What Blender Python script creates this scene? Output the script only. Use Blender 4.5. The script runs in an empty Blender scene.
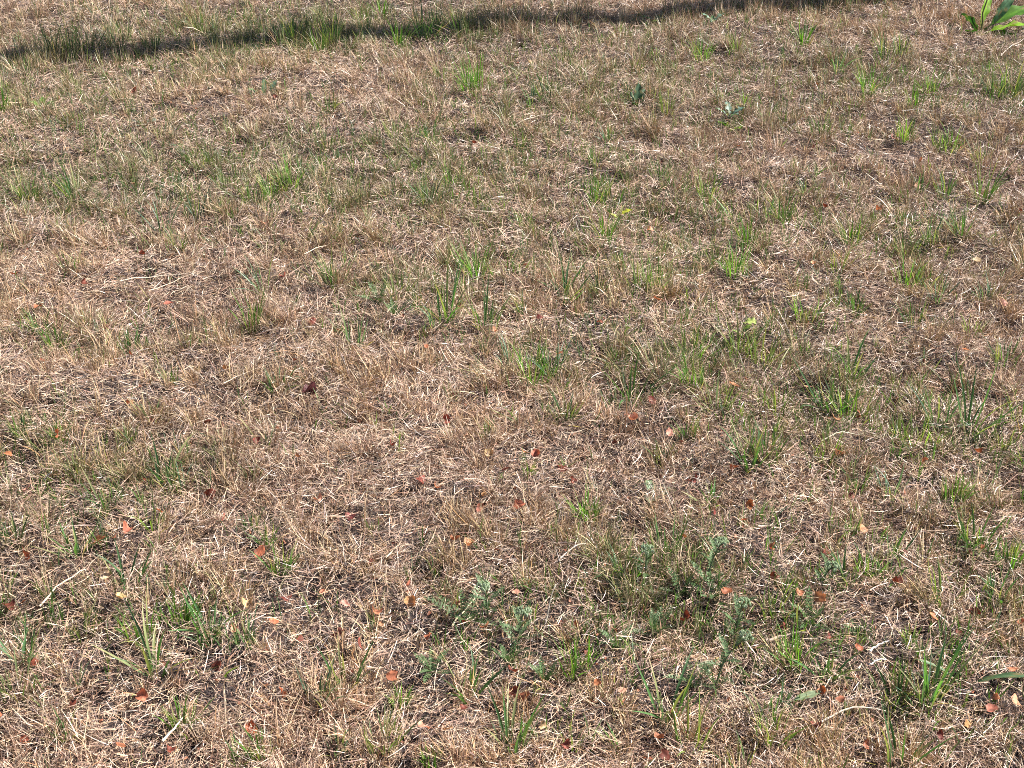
import bpy, math, colorsys
import numpy as np
from mathutils import Vector, Matrix
R = math.radians
rng = np.random.default_rng(7)
scene = bpy.context.scene
col = scene.collection

# ------------------------------------------------------------------ camera
CAM_H, PITCH, FOCAL, SENSOR, W, H = 1.6, 30.0, 50.0, 36.0, 1024, 768
cam_data = bpy.data.cameras.new('camera')
cam_data.lens = FOCAL; cam_data.sensor_width = SENSOR
cam_data.clip_start = 0.05; cam_data.clip_end = 2000
cam = bpy.data.objects.new('camera', cam_data); col.objects.link(cam)
cam.location = (0, 0, CAM_H); cam.rotation_euler = (R(90 - PITCH), 0, 0)
scene.camera = cam

# ------------------------------------------------------------------ light
SUN_EL = 45.0
SUN_DIR = Vector((math.cos(R(SUN_EL)) * .972, math.cos(R(SUN_EL)) * .235, math.sin(R(SUN_EL))))
world = bpy.data.worlds.new('World'); scene.world = world
world.use_nodes = True
nt = world.node_tree; nt.nodes.clear()
sky = nt.nodes.new('ShaderNodeTexSky'); sky.sky_type = 'NISHITA'; sky.sun_disc = False
sky.sun_elevation = R(SUN_EL); sky.sun_rotation = math.atan2(SUN_DIR.x, SUN_DIR.y)
bg = nt.nodes.new('ShaderNodeBackground'); bg.inputs['Strength'].default_value = 0.05
wo = nt.nodes.new('ShaderNodeOutputWorld')
nt.links.new(sky.outputs[0], bg.inputs[0]); nt.links.new(bg.outputs[0], wo.inputs[0])
sd = bpy.data.lights.new('sun', 'SUN'); sd.energy = 5.0; sd.angle = R(0.53); sd.color = (1, .955, .90)
sun = bpy.data.objects.new('sun', sd); col.objects.link(sun)
sun.location = (6, 3, 12)
sun.rotation_euler = SUN_DIR.to_track_quat('Z', 'Y').to_euler()
scene.view_settings.view_transform = 'Standard'; scene.view_settings.look = 'None'
scene.view_settings.gamma = 1; scene.view_settings.use_curve_mapping = False
scene.view_settings.exposure = 1.45
scene.cycles.use_denoising = False
scene.cycles.pixel_filter_type = 'BLACKMAN_HARRIS'; scene.cycles.filter_width = 1.0

# ------------------------------------------------------------------ helpers
FPX = FOCAL / SENSOR * W
def at(px, py):
    """ground point (x, y) seen at a pixel of the photograph, arrays welcome"""
    u = (np.asarray(px, float) - W / 2) / FPX; v = (H / 2 - np.asarray(py, float)) / FPX
    c, s = math.cos(R(PITCH)), math.sin(R(PITCH))
    dz = v * c - s; dy = c + v * s
    t = CAM_H / -dz
    return u * t, dy * t
def px_size(x, y):
    """metres per pixel for upright things at a ground point"""
    d = math.sqrt(x * x + y * y + CAM_H ** 2)
    return d / FPX / (math.hypot(x, y) / d)

def _hash(ix, iy, seed):
    n = (ix.astype(np.int64) * 374761393 + iy.astype(np.int64) * 668265263 + seed * 1442695041) & 0xffffffff
    n = ((n ^ (n >> 13)) * 1274126177) & 0xffffffff
    return ((n ^ (n >> 16)) & 0xffff) / 65535.0
def vnoise(x, y, s, seed=0):
    x = np.asarray(x, float) / s; y = np.asarray(y, float) / s
    ix = np.floor(x); iy = np.floor(y); fx = x - ix; fy = y - iy
    fx = fx * fx * (3 - 2 * fx); fy = fy * fy * (3 - 2 * fy)
    a = _hash(ix, iy, seed); b = _hash(ix + 1, iy, seed); c = _hash(ix, iy + 1, seed); d = _hash(ix + 1, iy + 1, seed)
    return (a * (1 - fx) + b * fx) * (1 - fy) + (c * (1 - fx) + d * fx) * fy
def fbm(x, y, s, seed=0, o=3):
    t = 0; a = 1; n = 0
    for k in range(o):
        t = t + a * vnoise(x, y, s / 2 ** k, seed + k * 17); n += a; a *= .5
    return t / n
def ground_z(x, y):
    x = np.asarray(x, float); y = np.asarray(y, float)
    near = np.clip(1.4 - np.hypot(x, y - 4) / 12, 0, 1)
    return (fbm(x, y, .45, 3) - .5) * .05 * near + (fbm(x, y, .09, 9, 3) - .5) * .046 * near

def mesh_from(name, verts, faces_flat, loop_totals, colors=None, smooth=False):
    me = bpy.data.meshes.new(name)
    verts = np.asarray(verts, np.float32); n = len(verts)
    me.vertices.add(n); me.vertices.foreach_set('co', verts.ravel())
    ff = np.asarray(faces_flat, np.int32).ravel(); lt = np.asarray(loop_totals, np.int32)
    me.loops.add(len(ff)); me.loops.foreach_set('vertex_index', ff)
    me.polygons.add(len(lt))
    me.polygons.foreach_set('loop_start', np.concatenate(([0], np.cumsum(lt)[:-1])).astype(np.int32))
    if smooth: me.polygons.foreach_set('use_smooth', np.ones(len(lt), bool))
    me.update(calc_edges=True)
    if colors is not None:
        at_ = me.color_attributes.new('tint', 'FLOAT_COLOR', 'POINT')
        c4 = np.ones((n, 4), np.float32); c4[:, :3] = colors
        at_.data.foreach_set('color', c4.ravel())
    return me
def link(name, me, m, parent=None, loc=None):
    o = bpy.data.objects.new(name, me); col.objects.link(o)
    me.materials.append(m)
    if parent: o.parent = parent
    if loc is not None: o.location = loc
    return o
def tag(o, label=None, cat=None, group=None, kind=None):
    for k, v in (('label', label), ('category', cat), ('group', group), ('kind', kind)):
        if v: o[k] = v
    return o
def empty(name, loc):
    o = bpy.data.objects.new(name, None); col.objects.link(o); o.location = loc; o.empty_display_size = .05
    return o

# ------------------------------------------------------------------ materials
def tint_material(name, rough=.5, trans=.3, spec=.4, hue_trans=(1, 1, 1), bump=.0, vary=.25, vscale=90):
    m = bpy.data.materials.new(name); m.use_nodes = True
    t = m.node_tree; t.nodes.clear(); N = t.nodes.new; L = t.links.new
    a = N('ShaderNodeAttribute'); a.attribute_name = 'tint'
    tc = N('ShaderNodeTexCoord'); no = N('ShaderNodeTexNoise'); no.inputs['Scale'].default_value = vscale; no.inputs['Detail'].default_value = 3
    L(tc.outputs['Object'], no.inputs['Vector'])
    mr = N('ShaderNodeMapRange'); mr.inputs[3].default_value = 1 - vary; mr.inputs[4].default_value = 1 + vary
    mr.inputs[1].default_value = .25; mr.inputs[2].default_value = .75
    L(no.outputs['Fac'], mr.inputs[0])
    mul = N('ShaderNodeVectorMath'); mul.operation = 'SCALE'; L(a.outputs['Color'], mul.inputs[0]); L(mr.outputs[0], mul.inputs['Scale'])
    p = N('ShaderNodeBsdfPrincipled'); p.inputs['Roughness'].default_value = rough
    p.inputs['Specular IOR Level'].default_value = spec
    L(mul.outputs[0], p.inputs['Base Color'])
    tr = N('ShaderNodeBsdfTranslucent'); mt = N('ShaderNodeVectorMath'); mt.operation = 'MULTIPLY'
    mt.inputs[1].default_value = hue_trans; L(mul.outputs[0], mt.inputs[0]); L(mt.outputs[0], tr.inputs['Color'])
    mx = N('ShaderNodeMixShader'); mx.inputs[0].default_value = trans
    out = N('ShaderNodeOutputMaterial')
    L(p.outputs[0], mx.inputs[1]); L(tr.outputs[0], mx.inputs[2]); L(mx.outputs[0], out.inputs[0])
    if bump:
        b = N('ShaderNodeBump'); b.inputs['Strength'].default_value = bump; b.inputs['Distance'].default_value = .001
        L(no.outputs['Fac'], b.inputs['Height']); L(b.outputs[0], p.inputs['Normal'])
    return m
M_STRAW = tint_material('dry_straw', .42, .10, .55, (1, .92, .8), vary=.22, vscale=120)
M_GREEN = tint_material('green_blade', .45, .35, .4, (1.3, 1.5, .5), vary=.18, vscale=150)
M_LEAF = tint_material('dead_leaf', .6, .2, .3, (1.3, .8, .5), bump=.4, vary=.4, vscale=160)
M_HERB = tint_material('herb_leaf', .5, .25, .35, (1.2, 1.4, .6), bump=.3, vary=.2, vscale=120)
M_WOOD = tint_material('weathered_wood', .8, 0, .2, bump=.6, vary=.35, vscale=25)

def ground_material():
    m = bpy.data.materials.new('dry_soil'); m.use_nodes = True
    t = m.node_tree; N = t.nodes.new; L = t.links.new; p = t.nodes['Principled BSDF']
    tc = N('ShaderNodeTexCoord')
    n1 = N('ShaderNodeTexNoise'); n1.inputs['Scale'].default_value = 22; n1.inputs['Detail'].default_value = 8; n1.inputs['Roughness'].default_value = .7
    n2 = N('ShaderNodeTexVoronoi'); n2.inputs['Scale'].default_value = 160
    L(tc.outputs['Object'], n1.inputs['Vector']); L(tc.outputs['Object'], n2.inputs['Vector'])
    cr = N('ShaderNodeValToRGB'); e = cr.color_ramp.elements
    e[0].position = .3; e[0].color = (.014, .0105, .010, 1); e[1].position = .72; e[1].color = (.075, .058, .057, 1)
    k = cr.color_ramp.elements.new(.5); k.color = (.032, .024, .023, 1)
    L(n1.outputs['Fac'], cr.inputs['Fac'])
    # far from the lawn's near part the sward itself gives the sheet its straw colour
    ln = N('ShaderNodeVectorMath'); ln.operation = 'DISTANCE'; ln.inputs[1].default_value = (0, 5, 0); L(tc.outputs['Object'], ln.inputs[0])
    mr = N('ShaderNodeMapRange'); mr.inputs[1].default_value = 7; mr.inputs[2].default_value = 13; L(ln.outputs['Value'], mr.inputs[0])
    n3 = N('ShaderNodeTexNoise'); n3.inputs['Scale'].default_value = 3; n3.inputs['Detail'].default_value = 12; L(tc.outputs['Object'], n3.inputs['Vector'])
    c3 = N('ShaderNodeValToRGB'); f = c3.color_ramp.elements; f[0].position = .35; f[0].color = (.11, .11, .045, 1); f[1].position = .6; f[1].color = (.20, .145, .09, 1)
    L(n3.outputs['Fac'], c3.inputs['Fac'])
    mx = N('ShaderNodeMixRGB'); L(mr.outputs[0], mx.inputs[0]); L(cr.outputs[0], mx.inputs[1]); L(c3.outputs[0], mx.inputs[2])
    L(mx.outputs[0], p.inputs['Base Color']); p.inputs['Roughness'].default_value = .95; p.inputs['Specular IOR Level'].default_value = .15
    add = N('ShaderNodeMath'); add.operation = 'MULTIPLY_ADD'; add.inputs[1].default_value = .5
    L(n2.outputs['Distance'], add.inputs[0]); L(n1.outputs['Fac'], add.inputs[2])
    b = N('ShaderNodeBump'); b.inputs['Strength'].default_value = .9; b.inputs['Distance'].default_value = .006
    L(add.outputs[0], b.inputs['Height']); L(b.outputs[0], p.inputs['Normal'])
    return m

# ------------------------------------------------------------------ ground sheet
def axis(lo, hi, step):
    inner = np.arange(lo, hi + 1e-6, step); out_ = []
    d = step; v = hi
    while v < 400: d *= 1.35; v += d; out_.append(v)
    out_ = np.array(out_)
    return np.concatenate((lo - (out_ - hi)[::-1], inner, out_))
gx = axis(-3.6, 3.6, .018); gy = axis(.9, 7.6, .018)
GX, GY = np.meshgrid(gx, gy); nx, ny = len(gx), len(gy)
gv = np.stack((GX, GY, ground_z(GX, GY)), -1).reshape(-1, 3)
i = np.arange((ny - 1) * (nx - 1)); r_, c_ = i // (nx - 1), i % (nx - 1); b_ = r_ * nx + c_
gf = np.stack((b_, b_ + 1, b_ + nx + 1, b_ + nx), 1)
ground = link('ground', mesh_from('ground', gv, gf, np.full(len(gf), 4), smooth=True), ground_material())
tag(ground, 'bare dark soil between the dry grass', 'ground', kind='structure')

# ------------------------------------------------------------------ ribbons
def ribbons(base, phi, tilt, curl, swirl, length, width, c_root, c_tip, seg=3, fold=0.0, lift=True, twist=None, tipw=.12):
    """curved tapering blades. Returns verts, faces_flat, totals, colours"""
    n = len(length); pts = [base.copy()]; p = base.copy(); th = tilt.copy(); ph = phi.copy(); dirs = []
    for k in range(seg):
        d = np.stack((np.sin(th) * np.cos(ph), np.sin(th) * np.sin(ph), np.cos(th)), 1)
        dirs.append(d); p = p + d * (length / seg)[:, None]
        if lift:
            g = ground_z(p[:, 0], p[:, 1]) + .002
            p[:, 2] = np.maximum(p[:, 2], g)
        pts.append(p.copy()); th = np.clip(th + curl / seg, -2.4, 2.4); ph = ph + swirl / seg
    if twist is None: twist = rng.uniform(-.9, .9, n)
    vs = []; cs = []
    across = 3 if fold else 2
    for k in range(seg + 1):
        d = dirs[min(k, seg - 1)]; t = k / seg
        side = np.stack((-np.sin(phi), np.cos(phi), np.zeros(n)), 1)
        up = np.cross(d, side)
        a = (twist * (1 + .6 * t))[:, None]
        s = side * np.cos(a) + up * np.sin(a); nrm = np.cross(d, s)
        w = (width * (.75 + .5 * t if t < .5 else (1.0 - (t - .5) * 2 * (1 - tipw))) * .5)[:, None]
        q = pts[k]
        c = c_root * (1 - t) + c_tip * t
        if fold:
            vs += [q - s * w, q - nrm * w * fold, q + s * w]; cs += [c, c * 1.08, c]
        else:
            vs += [q - s * w, q + s * w]; cs += [c, c]
    K = len(vs)
    V = np.stack(vs, 1).reshape(-1, 3); C = np.stack(cs, 1).reshape(-1, 3)
    o = (np.arange(n) * K)[:, None]; F = []
    for k in range(seg):
        for j in range(across - 1):
            a0 = k * across + j
            F.append(np.concatenate((o + a0, o + a0 + 1, o + a0 + across + 1, o + a0 + across), 1))
    F = np.stack(F, 1).reshape(-1, 4)
    return V, F, np.full(len(F), 4), C

STRAW = np.array([[.68, .56, .44], [.50, .375, .27], [.50, .35, .265], [.25, .155, .11], [.41, .35, .32], [.47, .30, .17], [.58, .45, .34], [.11, .07, .06]]) * np.array([.87, .80, .745])
GREEN = np.array([[.13, .22, .04], [.10, .155, .045], [.15, .20, .10], [.22, .22, .085], [.27, .31, .07]]) * .78
def pick(pal, n, p):
    p = np.asarray(p, float); c = pal[rng.choice(len(pal), n, p=p / p.sum())]
    return np.clip(c * rng.uniform(.62, 1.38, (n, 1)) * rng.normal(1, .04, (n, 3)), .01, .9)

# greener patches of the photograph, as ground places: x, y, radius (m), strength
PATCH = [(250, 190, .35, 1), (85, 180, .30, .7), (200, 150, .3, .6), (445, 180, .35, .8), (425, 30, .35, 1), (120, 45, .6, .8), (300, 38, .4, 1),
         (700, 60, .5, .6), (990, 95, .3, .9), (880, 80, .45, .5), (600, 230, .3, .6), (645, 280, .18, .9), (400, 300, .2, .7), (465, 270, .2, .6),
         (545, 360, .18, .7), (635, 370, .15, .9), (680, 355, .12, .7), (840, 400, .25, .7), (930, 430, .2, .7), (760, 440, .12, .7), (760, 350, .18, .7),
         (90, 490, .15, .8), (175, 475, .12, .7), (180, 625, .13, .6), (20, 450, .15, .6), (500, 610, .14, .6), (640, 590, .16, .9), (680, 600, .13, .8),
         (760, 640, .15, .6), (930, 690, .12, .6), (60, 620, .16, .4), (980, 570, .15, .5), (720, 240, .3, .5), (800, 210, .3, .6), (930, 240, .25, .7),
         (40, 110, .3, .6), (500, 110, .35, .5), (560, 80, .4, .5), (330, 150, .3, .6), (30, 200, .25, .8), (640, 110, .35, .5), (400, 200, .3, .4)]
PX, PY = at([p[0] for p in PATCH], [p[1] for p in PATCH])
def greenness(x, y):
    g = np.clip((fbm(x, y, .5, 41) - .52) * 2.6, 0, .6) * .55
    for (a, b, r, s), cx, cy in zip(PATCH, PX, PY):
        g = g + s * .6 * np.exp(-((x - cx) ** 2 + (y - cy) ** 2) / (r * r))
    return np.clip(g, 0, .9)
BARE = [(130, 400, .10), (15, 470, .13), (110, 540, .13), (60, 650, .14), (150, 690, .10), (440, 140, .15), (770, 300, .2), (230, 640, .12), (300, 600, .12),
        (560, 640, .10), (860, 690, .14), (900, 650, .1), (740, 560, .09), (610, 510, .1), (700, 460, .12), (640, 430, .1), (870, 560, .1), (590, 330, .12),
        (390, 640, .14), (520, 470, .08), (950, 140, .2), (840, 440, .07), (20, 580, .1), (480, 690, .1), (640, 690, .1), (1000, 690, .08), (890, 160, .2),
        (780, 590, .08), (180, 370, .08), (430, 520, .1), (150, 120, .15), (960, 210, .2)]
BX, BY = at([b[0] for b in BARE], [b[1] for b in BARE])
def bareness(x, y):
    g = np.clip((fbm(x, y, .16, 77) - .56) * 4, 0, 1) * .7
    for (a, b, r), cx, cy in zip(BARE, BX, BY): g = g + .8 * np.exp(-((x - cx) ** 2 + (y - cy) ** 2) / (r * r))
    return np.clip(g, 0, .95)

def field(n, margin=.35, ymin=1.25, ymax=7.3):
    """random points over the ground the camera can see plus a margin"""
    xs = []; ys = []; k = 0
    while k < n:
        x = rng.uniform(-3.4, 3.4, n); y = ymin + (ymax - ymin) * rng.uniform(0, 1, n)
        keep = (np.abs(x) < .385 * np.sqrt(y * y + CAM_H ** 2) + margin) & (rng.uniform(0, 1, n) < np.clip(1.32 - y * .15, .36, 1))
        xs.append(x[keep]); ys.append(y[keep]); k += keep.sum()
    return np.concatenate(xs)[:n], np.concatenate(ys)[:n]

# -- standing stubble: little tufts of straw, greener inside the green patches
def sward(name, n_tuft, per, label, outer=False):
    if outer:
        x = rng.uniform(-7, 7, n_tuft); y = rng.uniform(.2, 12, n_tuft)
        k = (np.abs(x) > .385 * np.sqrt(y * y + CAM_H ** 2) + .30) | (y > 7.2) | (y < 1.3); x, y = x[k], y[k]
    else: x, y = field(n_tuft)
    keep = rng.uniform(0, 1, len(x)) > bareness(x, y) * .7
    x, y = x[keep], y[keep]; m = len(x)
    cnt = rng.integers(per // 2, per * 2, m)
    idx = np.repeat(np.arange(m), cnt); n = len(idx)
    rad = rng.uniform(.004, .02, m)[idx]
    a = rng.uniform(0, 2 * np.pi, n); rr = rad * np.sqrt(rng.uniform(0, 1, n))
    bx = x[idx] + rr * np.cos(a); by = y[idx] + rr * np.sin(a)
    base = np.stack((bx, by, ground_z(bx, by)), 1)
    lean_a = rng.uniform(0, 2 * np.pi, m); lean_t = np.abs(rng.normal(.15, .25, m))
    vx = np.cos(lean_a[idx]) * lean_t[idx] + np.cos(a) * rng.uniform(.05, .45, n); vy = np.sin(lean_a[idx]) * lean_t[idx] + np.sin(a) * rng.uniform(.05, .45, n)
    phi = np.arctan2(vy, vx); tilt = np.hypot(vx, vy) + np.abs(rng.normal(0, .12, n))
    hgt = np.clip(.15 + .75 * fbm(x, y, .22, 5) + 1.9 * (vnoise(x, y, .055, 6) - .35), .28, 1.9) * rng.uniform(.8, 1.2, len(x)) * np.clip(.80 + .06 * y, .8, 1.2)
    L = ((.015 + .05 * rng.beta(1.2, 1.8, n)) * hgt[idx]) * rng.uniform(.75, 1.25, m)[idx]
    w = rng.uniform(.0008, .0019, n)
    if outer: L *= 1.25; w *= 2.2
    g = greenness(x, y)[idx]
    isg = rng.uniform(0, 1, n) < g * .8
    dry = pick(STRAW, n, [.21, .19, .18, .18, .08, .06, .15, .13])
    toneR = (vnoise(x, y, .3, 61))[idx][:, None]
    dry = dry * (1.06 - .14 * toneR) * np.array([1, 1 - .0, 1]) ; dry *= (.82 + .30 * vnoise(x, y, .55, 71))[idx][:, None]; dry[:, 2] *= (1 - .22 * vnoise(x, y, .4, 62))[idx]
    grn = pick(GREEN, n, [.14, .26, .14, .36, .12])
    root = np.where(isg[:, None], grn, dry); tip = np.where(isg[:, None], grn * .75 + dry * .35, dry * 1.1)
    L = np.where(isg, L * 1.1, L)
    V, F, T, C = ribbons(base, phi, tilt, rng.normal(.35, .5, n), rng.normal(0, .5, n), L, w, root, tip, seg=3 if not outer else 2)
    o = link(name, mesh_from(name, V, F, T, C), M_STRAW)
    tag(o, label, 'grass', kind='stuff'); return o
sward('dry_grass', 23000, 21, 'short straw coloured parched grass covering the whole lawn')
def tussocks():
    # rough taller strip of grass that the pole's shadow falls across
    (ax, bx2), (ay, by2) = at([-40, 900], [62, 0])
    n = 750; t = rng.uniform(-.05, 1.05, n); off = rng.normal(-.06, .13, n)
    k = fbm(t * 4.2, off * .6, .22, 201) > .43; t, off = t[k], off[k]; n = len(t)
    x = ax + (bx2 - ax) * t; y = ay + (by2 - ay) * t + off
    cnt = rng.integers(12, 34, n); idx = np.repeat(np.arange(n), cnt); m = len(idx)
    X = x[idx] + rng.normal(0, .011, m); Y = y[idx] + rng.normal(0, .011, m)
    base = np.stack((X, Y, ground_z(X, Y)), 1); hh = rng.uniform(.6, 1.3, n)[idx]
    L = rng.uniform(.025, .08, m) * hh * (.6 + .9 * fbm(X, Y, .4, 222))
    g = rng.uniform(0, 1, m) < (.30 + .5 * greenness(X, Y))
    dry = pick(STRAW, m, [.22, .25, .2, .12, .06, .08, .14, .06]); gr = pick(GREEN, m, [.2, .4, .1, .25, .05])
    c = np.where(g[:, None], gr, dry)
    V, F, T, C = ribbons(base, rng.uniform(0, 6.28, m), np.abs(rng.normal(0, .28, m)), rng.normal(.3, .4, m), rng.normal(0, .4, m), L, rng.uniform(.0012, .0026, m), c, c * 1.1)
    tag(link('tall_grass', mesh_from('tall_grass', V, F, T, C), M_STRAW), 'rough taller grass along the shadow strip', 'grass', kind='stuff')
tussocks()
sward('outer_grass', 30000, 6, 'parched grass of the lawn around and beyond the photographed part', outer=True)

# -- thatch: dead blades lying over the soil
def thatch(name, n, lmin, lmax, wmin, wmax, zmax, probs, label, thin_out, seg=4, tdev=.2):
    x, y = field(n); keep = rng.uniform(0, 1, n) > bareness(x, y) * thin_out; x, y = x[keep], y[keep]; n = len(x)
    base = np.stack((x, y, ground_z(x, y) + rng.uniform(.001, zmax, n) * (.5 + fbm(x, y, .12, 33))), 1)
    L0 = .82 + .30 * vnoise(x, y, .55, 71)
    phi = rng.uniform(0, 2 * np.pi, n); bias = fbm(x, y, .2, 90) * 12
    phi = np.where(rng.uniform(0, 1, n) < .4, bias + rng.normal(0, .5, n), phi)
    c = pick(STRAW, n, probs) * L0[:, None]
    L = lmin + (lmax - lmin) * rng.beta(1.3, 2.4, n)
    bend = np.where(rng.uniform(0, 1, n) < .6, .25, 1.0)
    V, F, T, C = ribbons(base, phi, rng.normal(1.40, tdev, n), rng.normal(.2, .7, n) * bend, rng.normal(0, 1.5, n) * bend, L, rng.uniform(wmin, wmax, n), c, c * 1.05, seg=seg, tipw=.55)
    o = link(name, mesh_from(name, V, F, T, C), M_STRAW)
    tag(o, label, 'straw', kind='stuff')
thatch('straw_litter', 900000, .008, .060, .0005, .0013, .026, [.22, .17, .17, .19, .12, .03, .16, .16], 'matted dead grass blades lying over the soil between the stubble', .55, tdev=.26)
thatch('straw_crumbs', 520000, .004, .018, .0006, .0016, .009, [.10, .14, .16, .26, .22, .04, .08, .14], 'short grey and brown crumbs of dead grass on the bare soil', .15, seg=2)

# -- fine scattered green blades nobody could count
def sprigs(n):
    x, y = field(n * 3); g = greenness(x, y); k = rng.uniform(0, 1, len(x)) < g * .8 + .03; x, y = x[k][:n], y[k][:n]; n = len(x)
    cnt = rng.integers(2, 6, n); idx = np.repeat(np.arange(n), cnt); m = len(idx)
    bx = x[idx] + rng.normal(0, .006, m); by = y[idx] + rng.normal(0, .006, m)
    base = np.stack((bx, by, ground_z(bx, by)), 1)
    pal = (GREEN * np.array([.8, .95, 1.1]))[rng.choice(5, n, p=[.30, .32, .20, .10, .08])][idx] * rng.uniform(.8, 1.15, (m, 1))
    L = rng.uniform(.025, .065, m)
    V, F, T, C = ribbons(base, rng.uniform(0, 6.28, m), np.abs(rng.normal(.2, .25, m)), rng.normal(.35, .35, m), rng.normal(0, .3, m), L, rng.uniform(.0015, .003, m), pal, pal * 1.1, seg=3, fold=.4)
    o = link('green_grass', mesh_from('green_grass', V, F, T, C), M_GREEN)
    tag(o, 'thin living green blades scattered through the dry grass', 'grass', kind='stuff')
sprigs(11000)

# ------------------------------------------------------------------ label tools
USED = {}
def where(px, py):
    c = ['left edge', 'near left', 'left of centre', 'middle', 'right of centre', 'near right', 'right edge'][min(6, int(px / 1024 * 7))]
    r = ['in the shade strip', 'under the shade strip', 'in the upper part', 'a third down', 'above mid height', 'at mid height',
         'below mid height', 'two thirds down', 'in the lower part', 'above the bottom', 'at the bottom'][min(10, int(py / 768 * 11))]
    return c + ', ' + r
PENDING = []           # (object, look phrase, px, py)
def finish_labels():
    groups = {}
    for o, look, px, py in PENDING: groups.setdefault(look + ' ' + where(px, py), []).append((px, py, o))
    for lab, L in groups.items():
        if len(L) == 1: L[0][2]['label'] = lab; continue
        xs = max(a[0] for a in L) - min(a[0] for a in L); ys = max(a[1] for a in L) - min(a[1] for a in L)
        names = (['leftmost', 'second from left', 'third from left', 'fourth from left', 'fifth from left', 'sixth from left'], ['topmost', 'second from top', 'third from top', 'fourth from top', 'fifth from top', 'sixth from top'])[0 if xs >= ys else 1]
        L.sort(key=lambda a: a[0] if xs >= ys else a[1])
        for k, (a, b, o) in enumerate(L):
            w = names[k] if k < len(L) - 1 or len(L) == 1 else ('rightmost' if xs >= ys else 'lowest')
            o['label'] = w + ' ' + lab

# ------------------------------------------------------------------ counted green tufts
# kind: b bright dense, d dark green, o olive, u bluish pale, w few broad blades, y yellowish, s single leaning blade ; px, py (middle), height px
TUFTS = """d 55 48 34|d 72 48 36|d 88 46 26|d 120 44 20|o 125 30 22|d 155 44 20|o 200 26 24|d 295 38 28|b 320 46 22|d 332 36 30|d 424 28 32|d 436 26 28|d 459 27 28|b 399 37 24|b 382 8 20|o 362 14 22|
s 97 100 16|y 42 103 12|b 4 106 24|s 190 103 20|b 30 190 24|w 77 188 30|o 329 143 18|o 212 157 24|o 227 187 20|d 253 193 26|b 272 190 26|o 284 184 22|b 293 180 26|d 177 180 16|u 197 213 26|u 163 227 28|o 183 247 20|s 307 234 26|
o 134 187 18|o 330 104 18|b 476 80 30|b 468 84 24|d 442 77 14|d 545 90 26|u 532 97 20|d 565 62 20|o 669 107 22|b 597 193 28|d 612 197 24|b 605 228 30|d 429 197 26|b 452 177 24|s 485 167 20|o 479 200 22|o 397 137 18|d 432 133 18|
u 609 137 18|d 595 165 18|d 659 173 18|s 479 247 20|y 525 223 18|b 804 37 28|y 841 28 10|b 701 53 22|o 737 47 20|d 884 57 24|d 898 55 22|b 867 87 28|s 876 92 20|b 914 105 22|b 929 88 22|d 995 92 28|d 1006 88 32|o 1018 92 26|
y 746 100 16|s 802 103 12|d 821 130 20|b 904 137 20|o 938 140 22|b 950 142 20|o 981 157 22|b 982 193 32|w 921 182 18|d 947 190 22|o 704 190 22|s 734 210 28|u 767 213 22|d 784 210 26|u 804 190 16|b 851 233 28|b 747 237 22|u 837 68 22|
d 904 247 20|u 931 240 22|d 961 233 26|w 75 266 20|d 42 329 20|b 58 339 22|d 130 344 16|b 252 319 30|u 267 280 32|d 333 277 34|y 173 384 14|w 278 386 22|s 257 426 26|o 153 419 22|b 62 439 20|o 78 469 26|w 167 468 42|u 182 474 32|
w 107 492 44|d 23 433 24|o 130 439 20|u 355 333 36|w 446 300 52|u 436 322 20|d 485 311 36|b 475 266 26|o 399 290 22|d 527 306 20|w 565 286 30|b 655 280 30|o 640 284 26|d 600 290 20|u 512 352 30|b 534 366 32|u 553 358 36|w 632 382 40|
s 676 352 34|d 565 413 22|s 519 409 20|o 489 423 22|o 662 453 24|s 632 480 26|b 585 508 30|y 530 469 16|b 736 266 28|o 720 260 20|y 837 266 22|b 907 276 26|d 931 279 24|u 987 294 26|b 807 313 24|o 837 300 20|d 856 304 22|u 936 299 22|
d 914 319 22|y 971 333 18|b 691 349 26|o 741 340 36|o 762 350 32|s 776 366 32|w 852 366 36|y 779 403 32|w 829 396 40|d 842 404 28|y 853 408 34|w 967 416 48|u 939 412 36|y 917 432 36|o 899 425 30|y 769 425 36|w 749 456 48|d 767 454 40|
y 827 450 34|d 857 476 28|u 891 479 32|b 951 496 32|w 710 500 26|d 1002 359 26|b 694 379 30|d 687 433 28|y 1022 416 34|o 717 403 28|o 1003 440 26|d 102 515 18|w 78 542 40|d 20 539 30|y 152 522 26|w 130 577 38|s 155 545 24|b 282 563 32|
b 267 539 22|d 252 529 20|b 183 617 34|w 207 612 48|b 142 632 36|w 157 656 56|d 212 637 30|o 83 625 30|w 23 659 40|u 320 690 48|b 185 720 36|b 260 746 30|d 238 756 24|d 63 732 28|d 247 645 24|b 590 513 22|w 622 566 38|b 632 570 28|
b 575 662 34|w 467 685 38|w 512 730 50|s 539 726 26|b 402 699 24|w 345 672 44|o 385 742 36|b 432 762 22|w 669 696 54|s 619 735 30|y 572 732 24|d 665 545 36|w 891 547 34|w 849 571 42|b 866 570 26|w 887 573 34|b 851 525 22|y 947 588 44|
b 1006 562 28|w 996 592 34|d 972 535 34|b 796 655 34|w 792 613 40|y 775 610 32|w 827 669 36|d 897 688 40|w 931 672 66|u 925 690 50|w 897 742 56|b 772 728 36|d 741 755 32|y 691 735 42|u 771 699 36|y 911 635 20|u 337 745 26|o 20 690 36"""
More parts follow.
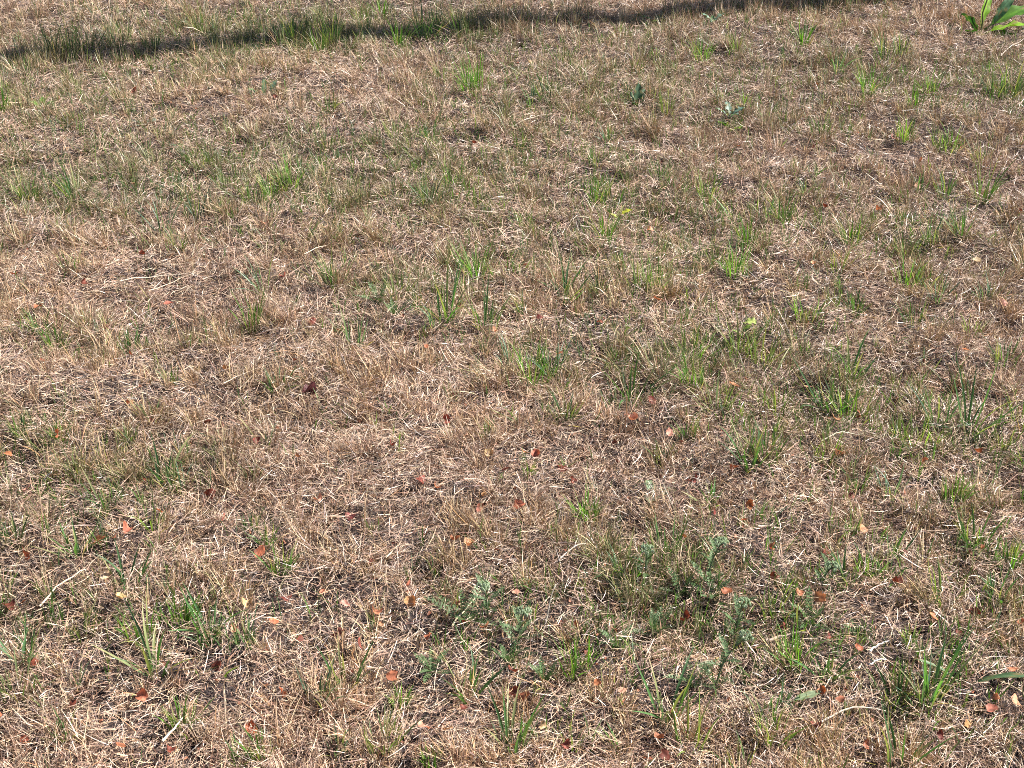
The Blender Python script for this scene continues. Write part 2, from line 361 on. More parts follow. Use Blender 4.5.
LOOK = {'b': ('bright green dense grass tuft', [[.16, .29, .035], [.12, .22, .035]]), 'd': ('dark green thin grass tuft', [[.075, .13, .04], [.10, .16, .045]]),
        'o': ('olive green faded grass tuft', [[.20, .205, .075], [.15, .18, .06]]), 'u': ('bluish pale green grass tuft', [[.17, .24, .14], [.13, .19, .10]]),
        'w': ('broad bladed green grass tuft', [[.11, .20, .055], [.10, .17, .06]]), 'y': ('yellowish green grass tuft', [[.27, .33, .06], [.19, .25, .06]]),
        's': ('lone leaning green grass blade', [[.09, .17, .04], [.12, .21, .04]])}
def make_tuft(kind, px, py, hp):
    x, y = at(px, py + hp * .42); x = float(x); y = float(y); s = px_size(x, y); h = hp * s * (1.35 if py < 420 else .98) * rng.uniform(.9, 1.12)
    look, pal = LOOK[kind]; pal = np.array(pal) * rng.uniform(.6, 1.0) * np.array([.85, 1.0, 1.15])
    n = {'b': 26, 'd': 24, 'o': 22, 'u': 13, 'w': 11, 'y': 14, 's': 2}[kind] + int(rng.integers(-1, 3))
    z = float(ground_z(x, y)); rad = {'w': .010, 's': .004, 'u': .012}.get(kind, .016)
    a = rng.uniform(0, 6.28, n); rr = rad * np.sqrt(rng.uniform(0, 1, n)) * min(1.6, h / .06)
    base = np.stack((rr * np.cos(a), rr * np.sin(a), np.full(n, -.002)), 1)
    L = h * rng.uniform(.5, 1.12, n)
    tilt = np.abs(rng.normal(.18, .2, n)) if kind != 's' else np.abs(rng.normal(.5, .15, n))
    phi = a + rng.normal(0, .5, n)
    if kind == 's': phi = np.full(n, rng.choice([0.2, 2.9])) + rng.normal(0, .3, n)
    if kind == 'w': tilt = rng.uniform(.05, .75, n)
    wd = {'w': (.0035, .006), 's': (.004, .006), 'u': (.0024, .0044)}.get(kind, (.0022, .0038))
    width = rng.uniform(*wd, n)
    c = pal[rng.integers(0, 2, n)] * rng.uniform(.82, 1.18, (n, 1))
    tipc = np.where(rng.uniform(0, 1, (n, 1)) < .3, np.array([[.36, .32, .15]]), c * 1.1)
    V, F, T, C = ribbons(base, phi, tilt, rng.normal(.45, .3, n), rng.normal(0, .25, n), L, width, c, tipc, seg=5, fold=.45, lift=False, tipw=.06, twist=rng.uniform(-.5, .5, n))
    # dead sheaths at the foot
    m = 6; a2 = rng.uniform(0, 6.28, m); b2 = np.stack((np.cos(a2) * rad, np.sin(a2) * rad, np.full(m, -.002)), 1)
    V2, F2, T2, C2 = ribbons(b2, a2, rng.uniform(.3, 1.2, m), rng.normal(.3, .3, m), rng.normal(0, .4, m), h * rng.uniform(.3, .7, m), rng.uniform(.0015, .0028, m),
                             pick(STRAW, m, [.3, .3, .2, .1, .1, 0, 0, 0]), pick(STRAW, m, [.3, .3, .2, .1, .1, 0, 0, 0]), seg=5, fold=.3, lift=False)
    V = np.concatenate((V, V2)); F = np.concatenate((F, F2 + len(C))); T = np.concatenate((T, T2)); C = np.concatenate((C, C2))
    nm = 'grass_tuft'
    o = link(nm, mesh_from(nm, V, F, T, C, smooth=True), M_GREEN, loc=(x, y, z))
    tag(o, None, 'grass', 'green tufts of living grass in the parched lawn'); PENDING.append((o, look, px, py))
for e in TUFTS.replace('\n', '').split('|'):
    k, a, b, c = e.split(); make_tuft(k, float(a), float(b), float(c))

# ------------------------------------------------------------------ fallen leaves
# o orange brown, p pale pinkish orange, r dark red brown, t tan, m maroon ; px, py
LEAVES = """o 137 100|r 277 105|r 305 150|r 290 175|r 137 190|p 267 235|r 474 148|p 649 230|t 529 75|r 447 222|p 891 147|o 919 168|p 916 188|r 812 153|r 822 212|p 877 218|r 994 218|o 816 90|
o 20 291|o 42 318|p 109 336|o 170 308|o 133 361|p 229 381|o 133 415|r 297 366|r 314 328|r 87 289|r 285 283|o 63 449|o 12 464|r 210 431|r 257 448|p 237 448|p 300 466|p 32 501|r 212 496|p 320 506|r 47 373|r 145 266|
o 427 353|r 459 311|p 495 338|r 539 324|r 599 329|o 559 363|r 454 393|o 656 308|o 524 456|o 536 459|r 505 479|r 562 471|r 571 483|p 632 428|r 651 408|r 447 421|r 392 451|p 667 443|r 422 484|o 437 493|p 485 506|t 490 461|
p 812 273|p 999 316|o 961 364|o 732 393|p 807 391|p 834 433|t 837 461|o 921 468|p 901 503|r 849 501|o 974 458|o 857 424|t 974 266|o 732 481|r 692 493|
o 32 567|r 13 612|o 103 550|o 120 552|o 133 544|o 163 520|r 227 529|o 262 560|o 325 597|t 250 615|t 262 619|r 288 605|o 277 632|p 237 644|r 302 650|r 223 677|r 40 674|t 110 589|t 125 614|o 147 712|r 80 716|o 284 699|t 295 701|
o 252 731|r 30 747|o 3 725|o 127 762|r 173 762|r 337 645|o 480 516|o 520 519|o 427 545|o 455 550|p 469 554|r 372 575|o 409 597|p 414 612|p 347 617|o 377 622|p 382 630|r 344 645|r 362 655|r 459 610|r 464 629|o 485 635|
r 562 632|o 576 634|o 394 686|r 512 679|r 514 696|o 524 704|o 596 696|p 621 701|r 587 662|p 671 721|o 657 746|r 664 759|p 449 746|p 425 737|r 464 719|r 564 746|t 542 736|o 646 764|p 682 549|p 516 602|o 430 647|r 352 524|
r 712 527|o 747 517|o 741 539|o 767 562|r 772 590|o 724 609|o 744 615|r 686 625|o 796 607|r 782 634|p 817 615|r 827 647|o 854 659|o 819 699|o 836 712|r 816 730|r 824 559|p 859 537|o 977 560|o 929 625|r 952 640|
r 971 619|o 1017 625|o 1007 679|p 994 700|o 987 715|p 1012 705|r 936 740|p 964 724|o 862 749|r 892 597|r 901 565|t 694 667|t 716 662"""
LEAFC = {'o': ('orange brown curled fallen leaf', [.38, .135, .07]), 'p': ('pale pinkish orange fallen leaf', [.50, .255, .15]), 'r': ('dark red brown shrivelled fallen leaf', [.20, .055, .035]),
         't': ('pale tan dry fallen leaf', [.50, .33, .20])}
def leaf_mesh(name, size, colr, curl=1.0, aspect=.7):
    nu, nv = 9, 7; V = []; C = []
    bend = rng.uniform(.6, 2.6) * curl; cup = rng.uniform(-1.3, 1.8) * curl; ph = rng.uniform(0, 6.28, 4)
    for i in range(nu):
        t = i / (nu - 1); wv = math.sin(math.pi * min(1, t * .93 + .05)) ** .75 * (1 - .25 * t) * aspect
        for j in range(nv):
            s = (j / (nv - 1) - .5) * 2
            edge = 1 + .13 * math.sin(t * 17 + ph[0]) * abs(s) + .07 * math.sin(t * 31 + ph[1])
            lx = (t - .5) * size; ly = s * wv * edge * size * .55 * (1 + .18 * math.sin(t * 6 + ph[2]) * (1 if s > 0 else -1))
            ang = bend * (t - .5); lz = (1 - math.cos(ang * 1.4)) * size * .45 + cup * (s * wv) ** 2 * size * .35
            lz += .04 * size * math.sin(s * 5 + ph[2]) * math.sin(t * 9 + ph[3])
            V.append((lx * math.cos(ang * .5), ly, lz))
            v = .75 if j == nv // 2 else 1.0
            C.append(np.array(colr) * v * (1 + .25 * math.sin(t * 6 + s * 3 + ph[1])) * rng.uniform(.88, 1.12))
    F = []
    for i in range(nu - 1):
        for j in range(nv - 1):
            if rng.uniform() < .05 and (j in (0, nv - 2)): continue
            a = i * nv + j; F.append((a, a + nv, a + nv + 1, a + 1))
    # leaf stalk
    k = len(V); c = np.array(colr) * .6; x0 = -size * .5; rr = size * .018
    base = V[nv // 2]
    for q, (dx, dz) in enumerate(((0, 0), (-.18, -.01), (-.36, .05))):
        for (oy, oz) in ((-rr, 0), (rr, 0), (0, rr * 1.6)): V.append((base[0] + dx * size, base[1] + oy, base[2] + dz * size + oz)); C.append(c)
    for q in range(2):
        for w_ in range(3):
            a = k + q * 3 + w_; b = k + q * 3 + (w_ + 1) % 3; F.append((a, b, b + 3, a + 3))
    return mesh_from(name, V, np.array(F), np.full(len(F), 4), np.clip(np.array(C), .005, .9), smooth=True)
def make_leaf(kind, px, py, size=None, tilt=None):
    x, y = at(px, py); look, c = LEAFC[kind]
    x = float(x); y = float(y) - .012
    c = np.array(c) * rng.uniform(.7, 1.2) * np.array([1, rng.uniform(.88, 1.12), rng.uniform(.8, 1.2)])
    size = size or rng.uniform(.012, .024) * (1 + .06 * y)
    o = link('fallen_leaf', leaf_mesh('fallen_leaf', size, c, aspect=rng.uniform(.55, .9)), M_LEAF, loc=(x, y, float(ground_z(x, y)) + rng.uniform(.026, .036)))
    o.rotation_euler = (rng.normal(.3, .5), rng.normal(0, .5), rng.uniform(0, 6.28)) if tilt is None else tilt
    if kind == 'r': o.location.z -= .004
    tag(o, None, 'leaf', 'small dry leaves fallen on the lawn'); PENDING.append((o, look, px, py))
for e in LEAVES.replace('\n', '').split('|'):
    k, a, b = e.split(); make_leaf(k, float(a), float(b))
# the large maroon leaf
x, y = at(309, 398); x, y = float(x), float(y)
o = link('fallen_leaf', leaf_mesh('fallen_leaf', .042, [.085, .022, .024], 1.7, .75), M_LEAF, loc=(x, y, float(ground_z(x, y)) + .022))
o.rotation_euler = (.5, .55, 2.3)
tag(o, 'large crumpled maroon leaf, the biggest fallen leaf on the lawn', 'leaf', 'small dry leaves fallen on the lawn')

def crumbs(n):
    x, y = field(n); k = rng.uniform(0, 1, n) < .25 + 1.3 * np.clip(fbm(x, y, .3, 140) - .4, 0, 1) + np.clip((3.2 - y) * .35, 0, .5); x, y = x[k], y[k]; n = len(x)
    base = np.stack((x, y, ground_z(x, y) + rng.uniform(.006, .024, n)), 1)
    c = np.array([[.34, .12, .06], [.20, .06, .035], [.44, .20, .12], [.26, .14, .08]]) [rng.integers(0, 4, n)] * rng.uniform(.45, 1.0, (n, 1))
    V, F, T, C = ribbons(base, rng.uniform(0, 6.28, n), rng.normal(1.4, .3, n), rng.normal(0, 1.4, n), rng.normal(0, .5, n), rng.uniform(.004, .013, n), rng.uniform(.003, .008, n), c, c * .85, seg=3, fold=.5, tipw=.4)
    tag(link('leaf_crumbs', mesh_from('leaf_crumbs', V, F, T, C, smooth=True), M_LEAF), 'small rusty crumbs of broken leaves among the straw', 'leaf litter', kind='stuff')
crumbs(4200)
def clods(n):
    # loose soil crumbs: little four sided pyramids
    x, y = field(n); z = ground_z(x, y); q = rng.uniform(.0012, .0042, n)
    a = rng.uniform(0, 6.28, n); V = []
    for k in range(4): V.append(np.stack((x + q * np.cos(a + k * 1.57) * rng.uniform(.6, 1.1, n), y + q * np.sin(a + k * 1.57) * rng.uniform(.6, 1.1, n), z - .0005), 1))
    V.append(np.stack((x + rng.normal(0, .0005, n), y, z + q * rng.uniform(.6, 1.4, n)), 1)); V = np.stack(V, 1).reshape(-1, 3)
    o = (np.arange(n) * 5)[:, None]; F = np.stack([np.concatenate((o + k, o + (k + 1) % 4, o + 4), 1) for k in range(4)], 1).reshape(-1, 3)
    c = np.array([[.05, .038, .034], [.10, .08, .075], [.17, .14, .13]])[rng.choice(3, n, p=[.5, .38, .12])] * rng.uniform(.7, 1.2, (n, 1))
    tag(link('soil_crumbs', mesh_from('soil_crumbs', V, F, np.full(len(F), 3), np.repeat(c, 5, 0)), M_WOOD), 'loose crumbs of dark soil between the dead grass', 'soil', kind='stuff')
clods(90000)
# ------------------------------------------------------------------ tubes
def tube(path, radii, colr, sides=6):
    path = [Vector(p) for p in path]; V = []; C = []; F = []
    for i, p in enumerate(path):
        d = (path[min(i + 1, len(path) - 1)] - path[max(i - 1, 0)]).normalized()
        s = d.cross(Vector((0, 0, 1)) if abs(d.z) < .9 else Vector((1, 0, 0))).normalized(); u = d.cross(s)
        for k in range(sides):
            a = 6.28318 * k / sides; V.append(p + (s * math.cos(a) + u * math.sin(a)) * radii[i])
            C.append(np.array(colr) * (.9 + .2 * ((k * 7 + i * 3) % 5) / 4))
    for i in range(len(path) - 1):
        for k in range(sides): a = i * sides + k; b = i * sides + (k + 1) % sides; F.append((a, b, b + sides, a + sides))
    F.append(tuple(range(sides))[::-1][:4] if sides == 4 else (0, 1, 2, 3)); e = (len(path) - 1) * sides; F.append((e, e + 1, e + 2, e + 3))
    return [tuple(v) for v in V], F, C
def merge(parts):
    V = []; F = []; C = []
    for v, f, c in parts:
        o = len(V); V += list(v); F += [tuple(i + o for i in q) for q in f]; C += list(c)
    return V, F, C
def build(name, parts, m, parent=None, loc=None, smooth=True):
    V, F, C = merge(parts)
    return link(name, mesh_from(name, V, np.array([i for q in F for i in q]), [len(q) for q in F], np.clip(np.array(C), .003, .95), smooth), m, parent, loc)

# long pale stalks and twigs lying on the lawn: (px0,py0)-(px1,py1), radius, colour, label
STALKS = [((122, 292), (205, 281), .0022, [.66, .55, .42], 'long pale straw stalk lying level left of centre, a third of the way down'),
          ((150, 300), (196, 282), .0018, [.58, .45, .32], 'thin tan stalk crossing under the long pale stalk on the left'),
          ((515, 132), (552, 124), .0024, [.62, .52, .40], 'short pale stalk lying in the upper middle of the lawn'),
          ((42, 618), (90, 582), .0026, [.58, .47, .34], 'slanting pale stalk near the left, above the bottom edge'),
          ((165, 758), (186, 736), .0032, [.66, .57, .46], 'thick whitish stalk beside the green tuft at the bottom left'),
          ((541, 640), (553, 598), .0020, [.74, .66, .55], 'upright slanting white stalk right of the middle yarrow plants'),
          ((868, 664), (886, 654), .0024, [.70, .68, .70], 'bright white straw bit in the bare patch at lower right'),
          ((868, 676), (884, 670), .0022, [.78, .74, .72], 'second whitish straw bit just below the bright white one'),
          ((764, 652), (806, 650), .0050, [.40, .30, .23], 'thick smooth tan stem piece lying right of the yarrow flowers'),
          ((42, 486), (48, 506), .0030, [.78, .74, .70], 'short whitish stub standing at the left edge of the bare soil'),
          ((305, 262), (338, 250), .0018, [.60, .48, .34], 'thin tan stalk lying across grass left of centre in the upper half'),
          ((1000, 60), (1023, 46), .0026, [.62, .54, .45], 'pale stalk slanting below the big dock plant'),
          ((900, 123), (926, 124), .0022, [.62, .54, .46], 'pale level stalk below a green tuft at upper right'),
          ((430, 582), (436, 618), .0022, [.50, .38, .25], 'brown upright stalk left of the middle yarrow plants'),
          ((452, 640), (486, 600), .0026, [.55, .44, .28], 'long tan culm slanting through the middle yarrow plants'),
          ((820, 456), (862, 450), .0020, [.56, .50, .36], 'thin stalk lying right of centre below the broad green tufts'),
          ((820, 732), (884, 722), .0026, [.64, .54, .42], 'long pale stalk lying near the bottom edge right of centre'),
          ((330, 340), (348, 300), .0016, [.58, .47, .34], 'thin leaning stalk beside the bluish tuft left of centre'),
          ((225, 398), (262, 383), .0018, [.56, .44, .32], 'thin tan stalk lying left of the large maroon leaf'),
          ((310, 384), (336, 412), .0020, [.60, .47, .34], 'tan stalk running down right from the large maroon leaf'),
          ((688, 560), (666, 590), .0018, [.55, .45, .33], 'thin pale stalk between the yarrow stems'),
          ((560, 575), (588, 560), .0018, [.62, .53, .42], 'pale stalk lying above the middle yarrow plants to the right')]
for (a, b, r, c, lab) in STALKS:
    x0, y0 = [float(v) for v in at(*a)]; x1, y1 = [float(v) for v in at(*b)]
    steep = abs(b[1] - a[1]) > 1.2 * abs(b[0] - a[0]); P = []; n = 7
    hz = abs(b[1] - a[1]) * px_size(x0, y0) if steep else 0
    if steep: y1 = y0 + .25 * (y1 - y0)
    j = rng.normal(0, .0009, (n, 3)); j[0] = 0
    for k in range(n):
        t = k / (n - 1); X = x0 + (x1 - x0) * t; Y = y0 + (y1 - y0) * t
        P.append((X - x0 + j[k][0], Y - y0 + j[k][1] + min(.01, .1 * math.hypot(x1 - x0, y1 - y0)) * math.sin(3.1 * t), float(ground_z(X, Y)) - float(ground_z(x0, y0)) + .030 * (0 if steep else 1) + hz * t * 1.0 + j[k][2]))
    if not steep: P = [(p[0], p[1], p[2]) for p in P]
    o = build('straw_stalk', [tube(P, [r * .72 * (1 - .55 * k / (n - 1)) for k in range(n)], c, 6)], M_STRAW, loc=(x0, y0, float(ground_z(x0, y0))))
    tag(o, lab, 'stalk', 'dry stalks lying on the lawn')

# ------------------------------------------------------------------ yarrow plants
YG = [.125, .20, .085]
def frond(length, phi, tilt, curl, c, pairs=11):
    """feathery leaf: a midrib with fine divided side leaflets"""
    V = []; C = []; F = []; p = np.zeros(3); th = tilt
    side0 = np.array([-math.sin(phi), math.cos(phi), 0])
    parts = []; mid = [tuple(p)]
    for k in range(pairs):
        d = np.array([math.sin(th) * math.cos(phi), math.sin(th) * math.sin(phi), math.cos(th)]); up = np.cross(d, side0)
        p = p + d * length / pairs; mid.append(tuple(p)); th += curl / pairs
        t = k / (pairs - 1); ll = length * .13 * math.sin(math.pi * (t * .85 + .12)) + .001
        for sg in (-1, 1):
            for q in (-.5, .1, .7):
                e = (side0 * sg * (1 - .25 * abs(q)) + d * (.5 + q * .6) + up * rng.uniform(.0, .7)); e = e / np.linalg.norm(e)
                w = d * .00055; b0 = len(V); a = p; m_ = p + e * ll * .6; f = p + e * ll
                V += [tuple(a - w), tuple(a + w), tuple(m_ + w * 1.3), tuple(m_ - w * 1.3), tuple(f + w * .4), tuple(f - w * .4)]
                F += [(b0, b0 + 1, b0 + 2, b0 + 3), (b0 + 3, b0 + 2, b0 + 4, b0 + 5)]; C += [np.array(c) * rng.uniform(.8, 1.2)] * 6
    parts.append((V, F, C)); parts.append(tube(mid, [.0009 * (1 - .6 * i / pairs) for i in range(pairs + 1)], c, 4))
    return parts
def shift(parts, d): return [([(a + d[0], b + d[1], e + d[2]) for a, b, e in v], f, c) for v, f, c in parts]
def yarrow(px, py_foot, hp, lean, label, head=True, nl=7):
    x, y = [float(v) for v in at(px, py_foot)]; s = px_size(x, y); h = max(hp * s * .85, .03)
    root = empty('yarrow_plant', (x, y, float(ground_z(x, y)) - .002))
    tag(root, label, 'plant', 'grey green yarrow plants in the lawn')
    lx = lean * s
    path = [(lx * t * t, .01 * math.sin(t * 3), h * t) for t in np.linspace(0, 1, 7)]
    if head:
        build('stem', [tube(path, [.0016 - .0006 * k / 6 for k in range(7)], [.13, .17, .10], 6)], M_HERB, root)
        V = []; F = []; C = []
        hd = []
        for k in range(46):      # domed cluster of tiny buds
            a = rng.uniform(0, 6.28); r = .013 * math.sqrt(rng.uniform()); q = Vector(path[-1]) + Vector((r * math.cos(a), r * math.sin(a), .007 - r * r * 28 + rng.uniform(0, .002)))
            rb = rng.uniform(.0014, .0023); cc = np.array([.30, .36, .24]) * rng.uniform(.8, 1.25)
            hd.append(tube([q - Vector((0, 0, rb * 1.8)), q, q + Vector((0, 0, rb))], [rb * .6, rb, rb * .55], cc, 6))
            if k % 6 == 0: hd.append(tube([Vector(path[-2]) * .6 + Vector(path[-1]) * .4, q], [.0006, .0005], [.15, .2, .1], 4))
        build('flower_head', hd, M_HERB, root)
    for k in range(nl):
        t = (k + .5) / nl * (.85 if head else .12); b = (lx * t * t, .01 * math.sin(t * 3), h * t)
        a = k * 2.4 + rng.uniform(-.4, .4); L = (h if not head else min(h, .06)) * rng.uniform(.6, 1.05) * (1 - .45 * t)
        build('leaf', shift(frond(max(L, .02), a, rng.uniform(.25, .95), rng.uniform(0, .9), np.array(YG) * rng.uniform(.75, 1.15)), b), M_HERB, root, smooth=False)
yarrow(488, 622, 42, -3, 'yarrow with pale head on a straight stem, leftmost flowering one')
yarrow(518, 650, 46, 4, 'yarrow with curved bluish leaves right of the leftmost flowering yarrow', True, 9)
yarrow(645, 590, 42, 0, 'tall thin yarrow with a pale head behind the bright grass tufts')
yarrow(706, 600, 56, 8, 'yarrow with white flower head, topmost right of the bottom half')
yarrow(736, 640, 46, 3, 'yarrow with round grey green head, upper one of two stacked close', True, 9)
yarrow(716, 690, 62, 18, 'yarrow leaning right with a round head, lower of two stacked close', True, 9)
yarrow(822, 596, 28, 5, 'yarrow with green bud cluster right of the other flowering yarrows')
for px, py, hp, lab in ((468, 628, 50, 'feathery flowerless yarrow rosette left of the flowering yarrows'), (432, 678, 30, 'small feathery yarrow rosette far left and low among the yarrows'),
                        (509, 668, 36, 'feathery yarrow rosette below the curved yarrow'), (544, 688, 26, 'small yarrow rosette at the foot of the white stalk'),
                        (655, 636, 38, 'dark feathery yarrow rosette in the middle below the tall thin yarrow'), (615, 652, 26, 'pale yarrow rosette low in the middle of the yarrows'),
                        (680, 600, 36, 'feathery yarrow rosette between two flowering stems'), (808, 632, 34, 'feathery yarrow rosette right of the stacked yarrows'),
                        (857, 640, 20, 'low flat yarrow rosette farthest right among the yarrows'), (692, 690, 34, 'dense yarrow rosette left of the leaning yarrow foot'),
                        (712, 610, 30, 'feathery yarrow rosette above the pair of round heads'), (380, 310, 30, 'grey feathery yarrow patch left of the tall middle grass tuft'),
                        (395, 322, 26, 'second grey feathery yarrow patch beside the tall middle grass tuft')):
    yarrow(px, py, hp, 0, lab, False, 8)

# ------------------------------------------------------------------ broad leaved weeds
def broad_leaf(L, Wd, phi, tilt, curl, c, wavy=.22, roll=0.0, fold=.25, lobes=0):
    c = np.array(c) * .78; nu, nv = 12, 7; V = []; C = []; F = []; p = Vector((0, 0, 0)); th = tilt
    side = Vector((-math.sin(phi), math.cos(phi), 0))
    for i in range(nu):
        t = i / (nu - 1); d = Vector((math.sin(th) * math.cos(phi), math.sin(th) * math.sin(phi), math.cos(th)))
        sd_ = (side * math.cos(roll) + d.cross(side) * math.sin(roll)); up = d.cross(sd_)
        wv = .08 + math.sin(math.pi * max(0, min(1, (t - .12) / .9))) ** .8 * (1 if t > .12 else 0)
        if i == nu - 1: wv = .02
        if lobes: wv *= .65 + .35 * math.cos(t * lobes * 6.28)
        for j in range(nv):
            s = (j / (nv - 1) - .5) * 2
            q = p + sd_ * (s * wv * Wd * .5) - up * (fold * abs(s) * wv * Wd * .5 * -1) + up * (wavy * Wd * .5 * math.sin(t * 19 + s * 2) * s * s)
            V.append(tuple(q)); k = 1.35 if j == 3 else 1.0
            C.append((np.array(c) * k * (1 + .12 * math.sin(i * 2.1 + abs(s) * 6))) if rng.uniform() > .10 + .25 * (abs(s) > .9) else np.array([.22, .17, .07]))
        p = p + d * L / (nu - 1); th += curl / (nu - 1)
    for i in range(nu - 1):
        for j in range(nv - 1): a = i * nv + j; F.append((a, a + nv, a + nv + 1, a + 1))
    return V, F, C
def weed(name, px, py, leaves, label, stems=()):
    x, y = [float(v) for v in at(px, py)]
    root = empty(name, (x, y, float(ground_z(x, y)))); tag(root, label, 'plant')
    for (off, L, Wd, phi, tilt, curl, c, *rest) in leaves:
        kw = dict(zip(('roll', 'lobes'), rest))
        v, f, cc = broad_leaf(L, Wd, R(phi), tilt, curl, c, **kw)
        v = [(a + off[0], b + off[1], e + off[2]) for a, b, e in v]
        build('leaf', [(v, f, cc)], M_HERB, root)
    for (pts, r, c) in stems: build('stem', [tube(pts, [r * (1 - .4 * k / len(pts)) for k in range(len(pts))], c)], M_HERB, root)
    return root
BR = [.21, .40, .02]; DG = [.035, .10, .025]; TE = [.09, .19, .09]
weed('dock_plant', 980, 34, [((0, -.02, .01), .21, .062, -2, 1.12, .55, BR, -.10), ((.02, .02, .02), .22, .066, 14, 1.0, .45, [.09, .21, .02], .2), ((-.01, 0, 0), .115, .038, 168, .30, .9, DG, .7),
     ((.0, .01, .03), .14, .036, 60, .4, .5, BR, .8), ((.05, .02, .03), .15, .036, 30, .45, .6, TE, .8), ((0, -.01, 0), .075, .05, 190, .8, .9, [.05, .13, .02], .3), ((.02, -.02, 0), .10, .045, -20, 1.1, .6, [.08, .20, .02], .2), ((-.02, -.01, 0), .06, .03, 205, 1.1, .2, [.12, .24, .04], .2)],
     'broad leaved dock plant with glossy bright green leaves in the top right corner', [([(0, 0, 0), (.005, .004, .05), (.0, .01, .09), (.012, .012, .15)], .004, [.16, .16, .06])])
weed('thistle_seedling', 729, 128, [((0, 0, .05), .065, .030, 100, .5, .9, [.13, .21, .16], .2, 4), ((0, 0, .05), .06, .030, 20, .7, .8, [.12, .20, .15], .2, 4), ((0, 0, .045), .06, .030, 170, .6, .8, [.18, .27, .22], .2, 4),
     ((.0, -.01, .0), .075, .045, -60, .8, .5, [.24, .42, .03], .2), ((0, 0, .05), .05, .025, 300, .8, .6, [.20, .30, .24], .1, 4), ((0, 0, .01), .06, .035, 215, .7, .6, [.12, .26, .03], .2)],
     'bluish thistle seedling with one yellow green lower leaf at upper right', [([(0, 0, 0), (.002, 0, .03), (0, 0, .06)], .002, [.15, .08, .06])])
weed('dark_leaved_weed', 637, 106, [((0, 0, 0), .085, .028, 80, .12, .3, [.07, .13, .07], .5), ((.006, 0, 0), .07, .024, 60, .3, .7, [.16, .24, .15], .2), ((0, 0, 0), .035, .03, 250, .5, .6, DG), ((-.006, 0, 0), .06, .02, 150, .25, .4, [.14, .22, .13])],
     'small upright weed with dark glossy rounded leaves, upper middle right')
weed('blue_leaved_weed', 264, 100, [((.02, .01, 0), .07, .020, 60, .35, .7, [.08, .15, .10], .4), ((-.01, 0, 0), .06, .028, 160, .6, .8, [.14, .24, .11], .3), ((.01, 0, 0), .05, .018, 20, .7, .7, [.11, .2, .08], .3), ((0, 0, 0), .07, .02, 90, .2, .4, [.07, .12, .06], .8), ((0, -.01, 0), .04, .025, 280, 1.0, .3, [.12, .2, .1])],
     'small bluish broad leaved weed left of centre just under the shade strip')
weed('low_grey_weed', 143, 126, [((0, 0, 0), .06, .03, 10, 1.2, .4, [.26, .33, .26], .1, 3), ((0, 0, 0), .055, .03, 170, 1.2, .4, [.22, .30, .24], .1, 3), ((0, 0, 0), .05, .025, 260, 1.2, .4, [.24, .32, .25], .1, 3)],
     'flat grey green weed lying by a brown hollow in the upper left')
weed('pale_herb', 42, 108, [((0, 0, 0), .05, .02, 20, .8, .6, [.18, .32, .08]), ((0, 0, 0), .05, .02, 160, .8, .6, [.18, .32, .08]), ((0, 0, 0), .045, .02, 90, .4, .6, [.20, .34, .09])], 'small light green herb at upper left below the shade strip')
weed('teal_leaved_weed', 712, 32, [((0, 0, .02), .06, .028, 20, .6, .8, [.16, .27, .20], .1, 3), ((0, 0, .02), .06, .028, 160, .6, .8, [.16, .27, .20], .1, 3), ((0, 0, .02), .05, .025, 270, .8, .5, [.14, .25, .17], .1, 3), ((0, 0, 0), .05, .02, 90, .2, .5, [.1, .2, .08])],
     'bluish lobed weed at the edge of the shade strip, right half')
weed('shade_edge_seedling', 654, 24, [((0, 0, .01), .055, .026, 30, .7, .8, [.18, .34, .14], .1, 2), ((0, 0, .01), .055, .026, 170, .7, .8, [.16, .32, .12], .1, 2), ((0, 0, .01), .045, .02, 280, .8, .5, [.2, .36, .12])],
     'light green seedling standing in the shade strip right of centre')
weed('yellow_green_herb', 741, 345, [((0, 0, .055), .035, .028, -30, .9, .9, [.42, .50, .14], .1), ((0, 0, .03), .03, .014, 20, .7, .5, [.2, .3, .05]), ((0, 0, .02), .03, .014, 190, .7, .5, [.2, .3, .05])],
     'herb with one pale yellow green rounded leaf on a thin stem', [([(0, 0, 0), (.002, 0, .03), (0, 0, .056)], .0014, [.17, .2, .06])])
weed('yellow_leaved_sprig', 619, 224, [((0, 0, .03), .04, .02, 10, 1.0, .4, [.48, .48, .05]), ((0, 0, .02), .03, .012, 170, .9, .4, [.3, .36, .05])], 'sprig with a bright yellow leaf beside the upper middle green tufts')
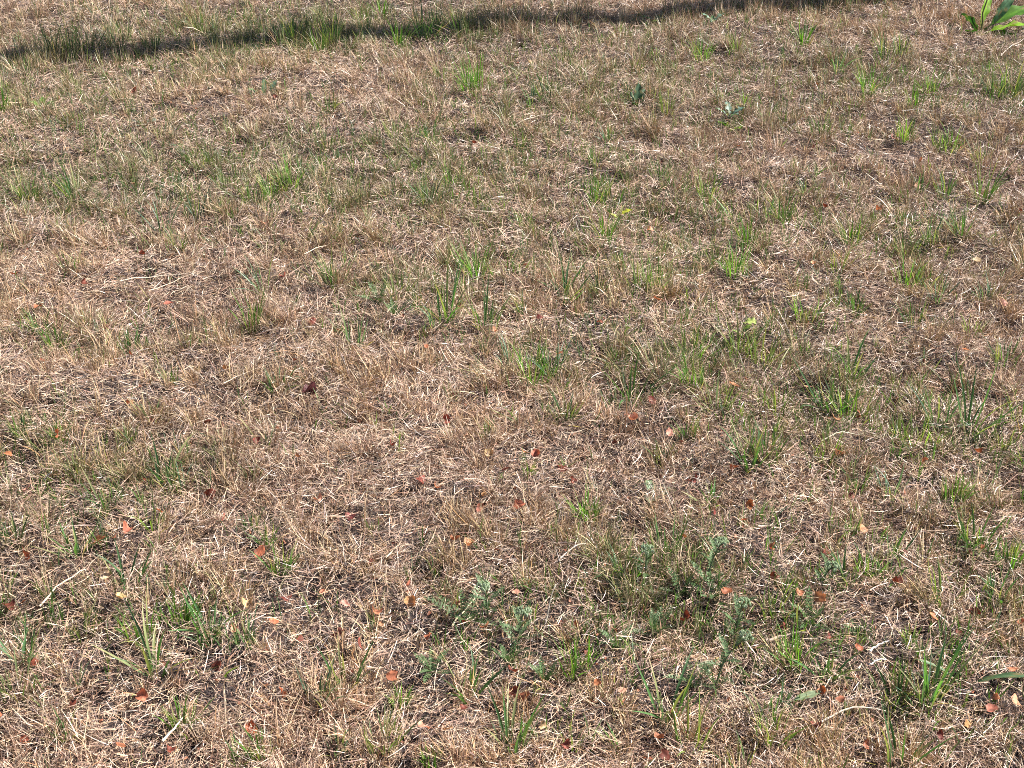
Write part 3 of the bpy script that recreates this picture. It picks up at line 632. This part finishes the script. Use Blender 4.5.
weed('round_leaved_weed', 655, 500, [((0, 0, 0), .05, .028, 250, 1.0, .5, [.20, .30, .17], .1), ((0, 0, 0), .045, .022, 10, 1.1, .5, [.10, .18, .08], .1), ((0, 0, 0), .04, .022, 120, .8, .5, [.18, .28, .14], .1)],
     'weed with flat greyish green oval leaves just below mid height, right of centre')
weed('flat_green_leaf_weed', 950, 434, [((0, 0, .012), .06, .016, 175, 1.45, .1, [.09, .17, .10], .1), ((0, 0, .012), .05, .014, 10, 1.4, .1, [.12, .2, .1], .1)], 'weed with flat dark green leaves under the tall right hand grass tuft')
weed('pale_flat_weed', 801, 712, [((-.02, 0, .03), .055, .014, 15, 1.35, .15, [.24, .31, .17], .1), ((0, 0, .0), .05, .014, 150, 1.1, .3, [.16, .25, .12], .1)], 'weed with one pale green flat leaf near the bottom right of centre')
weed('arching_blade_weed', 962, 690, [((0, 0, 0), .13, .010, -12, .75, 1.0, [.09, .16, .07], .1), ((.0, 0, 0), .10, .008, 170, .6, .9, [.12, .2, .1], .1)], 'long arching green blade bending right near the bottom right corner')

# ------------------------------------------------------------------ utility pole whose shadow crosses the lawn
sx, sy = [float(v) for v in at(900, 2)]
bx_, by_ = sx + .972 * 3.0, sy + .235 * 3.0
pole = empty('utility_pole', (bx_, by_, 0)); tag(pole, 'weathered wooden utility pole beyond the right edge that shades the lawn', 'pole')
WD = [.22, .17, .125]
build('shaft', [tube([(0, 0, -.3), (0, 0, 3), (0, 0, 7), (0, 0, 12.5)], [.098, .094, .088, .08], WD, 20)], M_WOOD, pole)
def box(cx, cy, cz, a, b, c, k):
    V = [(cx + i * a / 2, cy + j * b / 2, cz + l * c / 2) for i in (-1, 1) for j in (-1, 1) for l in (-1, 1)]
    return V, [(0, 1, 3, 2), (4, 6, 7, 5), (0, 4, 5, 1), (2, 3, 7, 6), (0, 2, 6, 4), (1, 5, 7, 3)], [np.array(k)] * 8
build('crossarm', [box(0, .165, 12.0, 2.2, .10, .12, WD)], M_WOOD, pole, smooth=False)
for dx in (-1.0, -.45, .45, 1.0):
    build('insulator', [tube([(dx, .165, 12.06), (dx, .165, 12.12), (dx, .165, 12.16), (dx, .165, 12.2)], [.02, .045, .03, .04], [.35, .33, .30], 12)], M_WOOD, pole)
finish_labels()
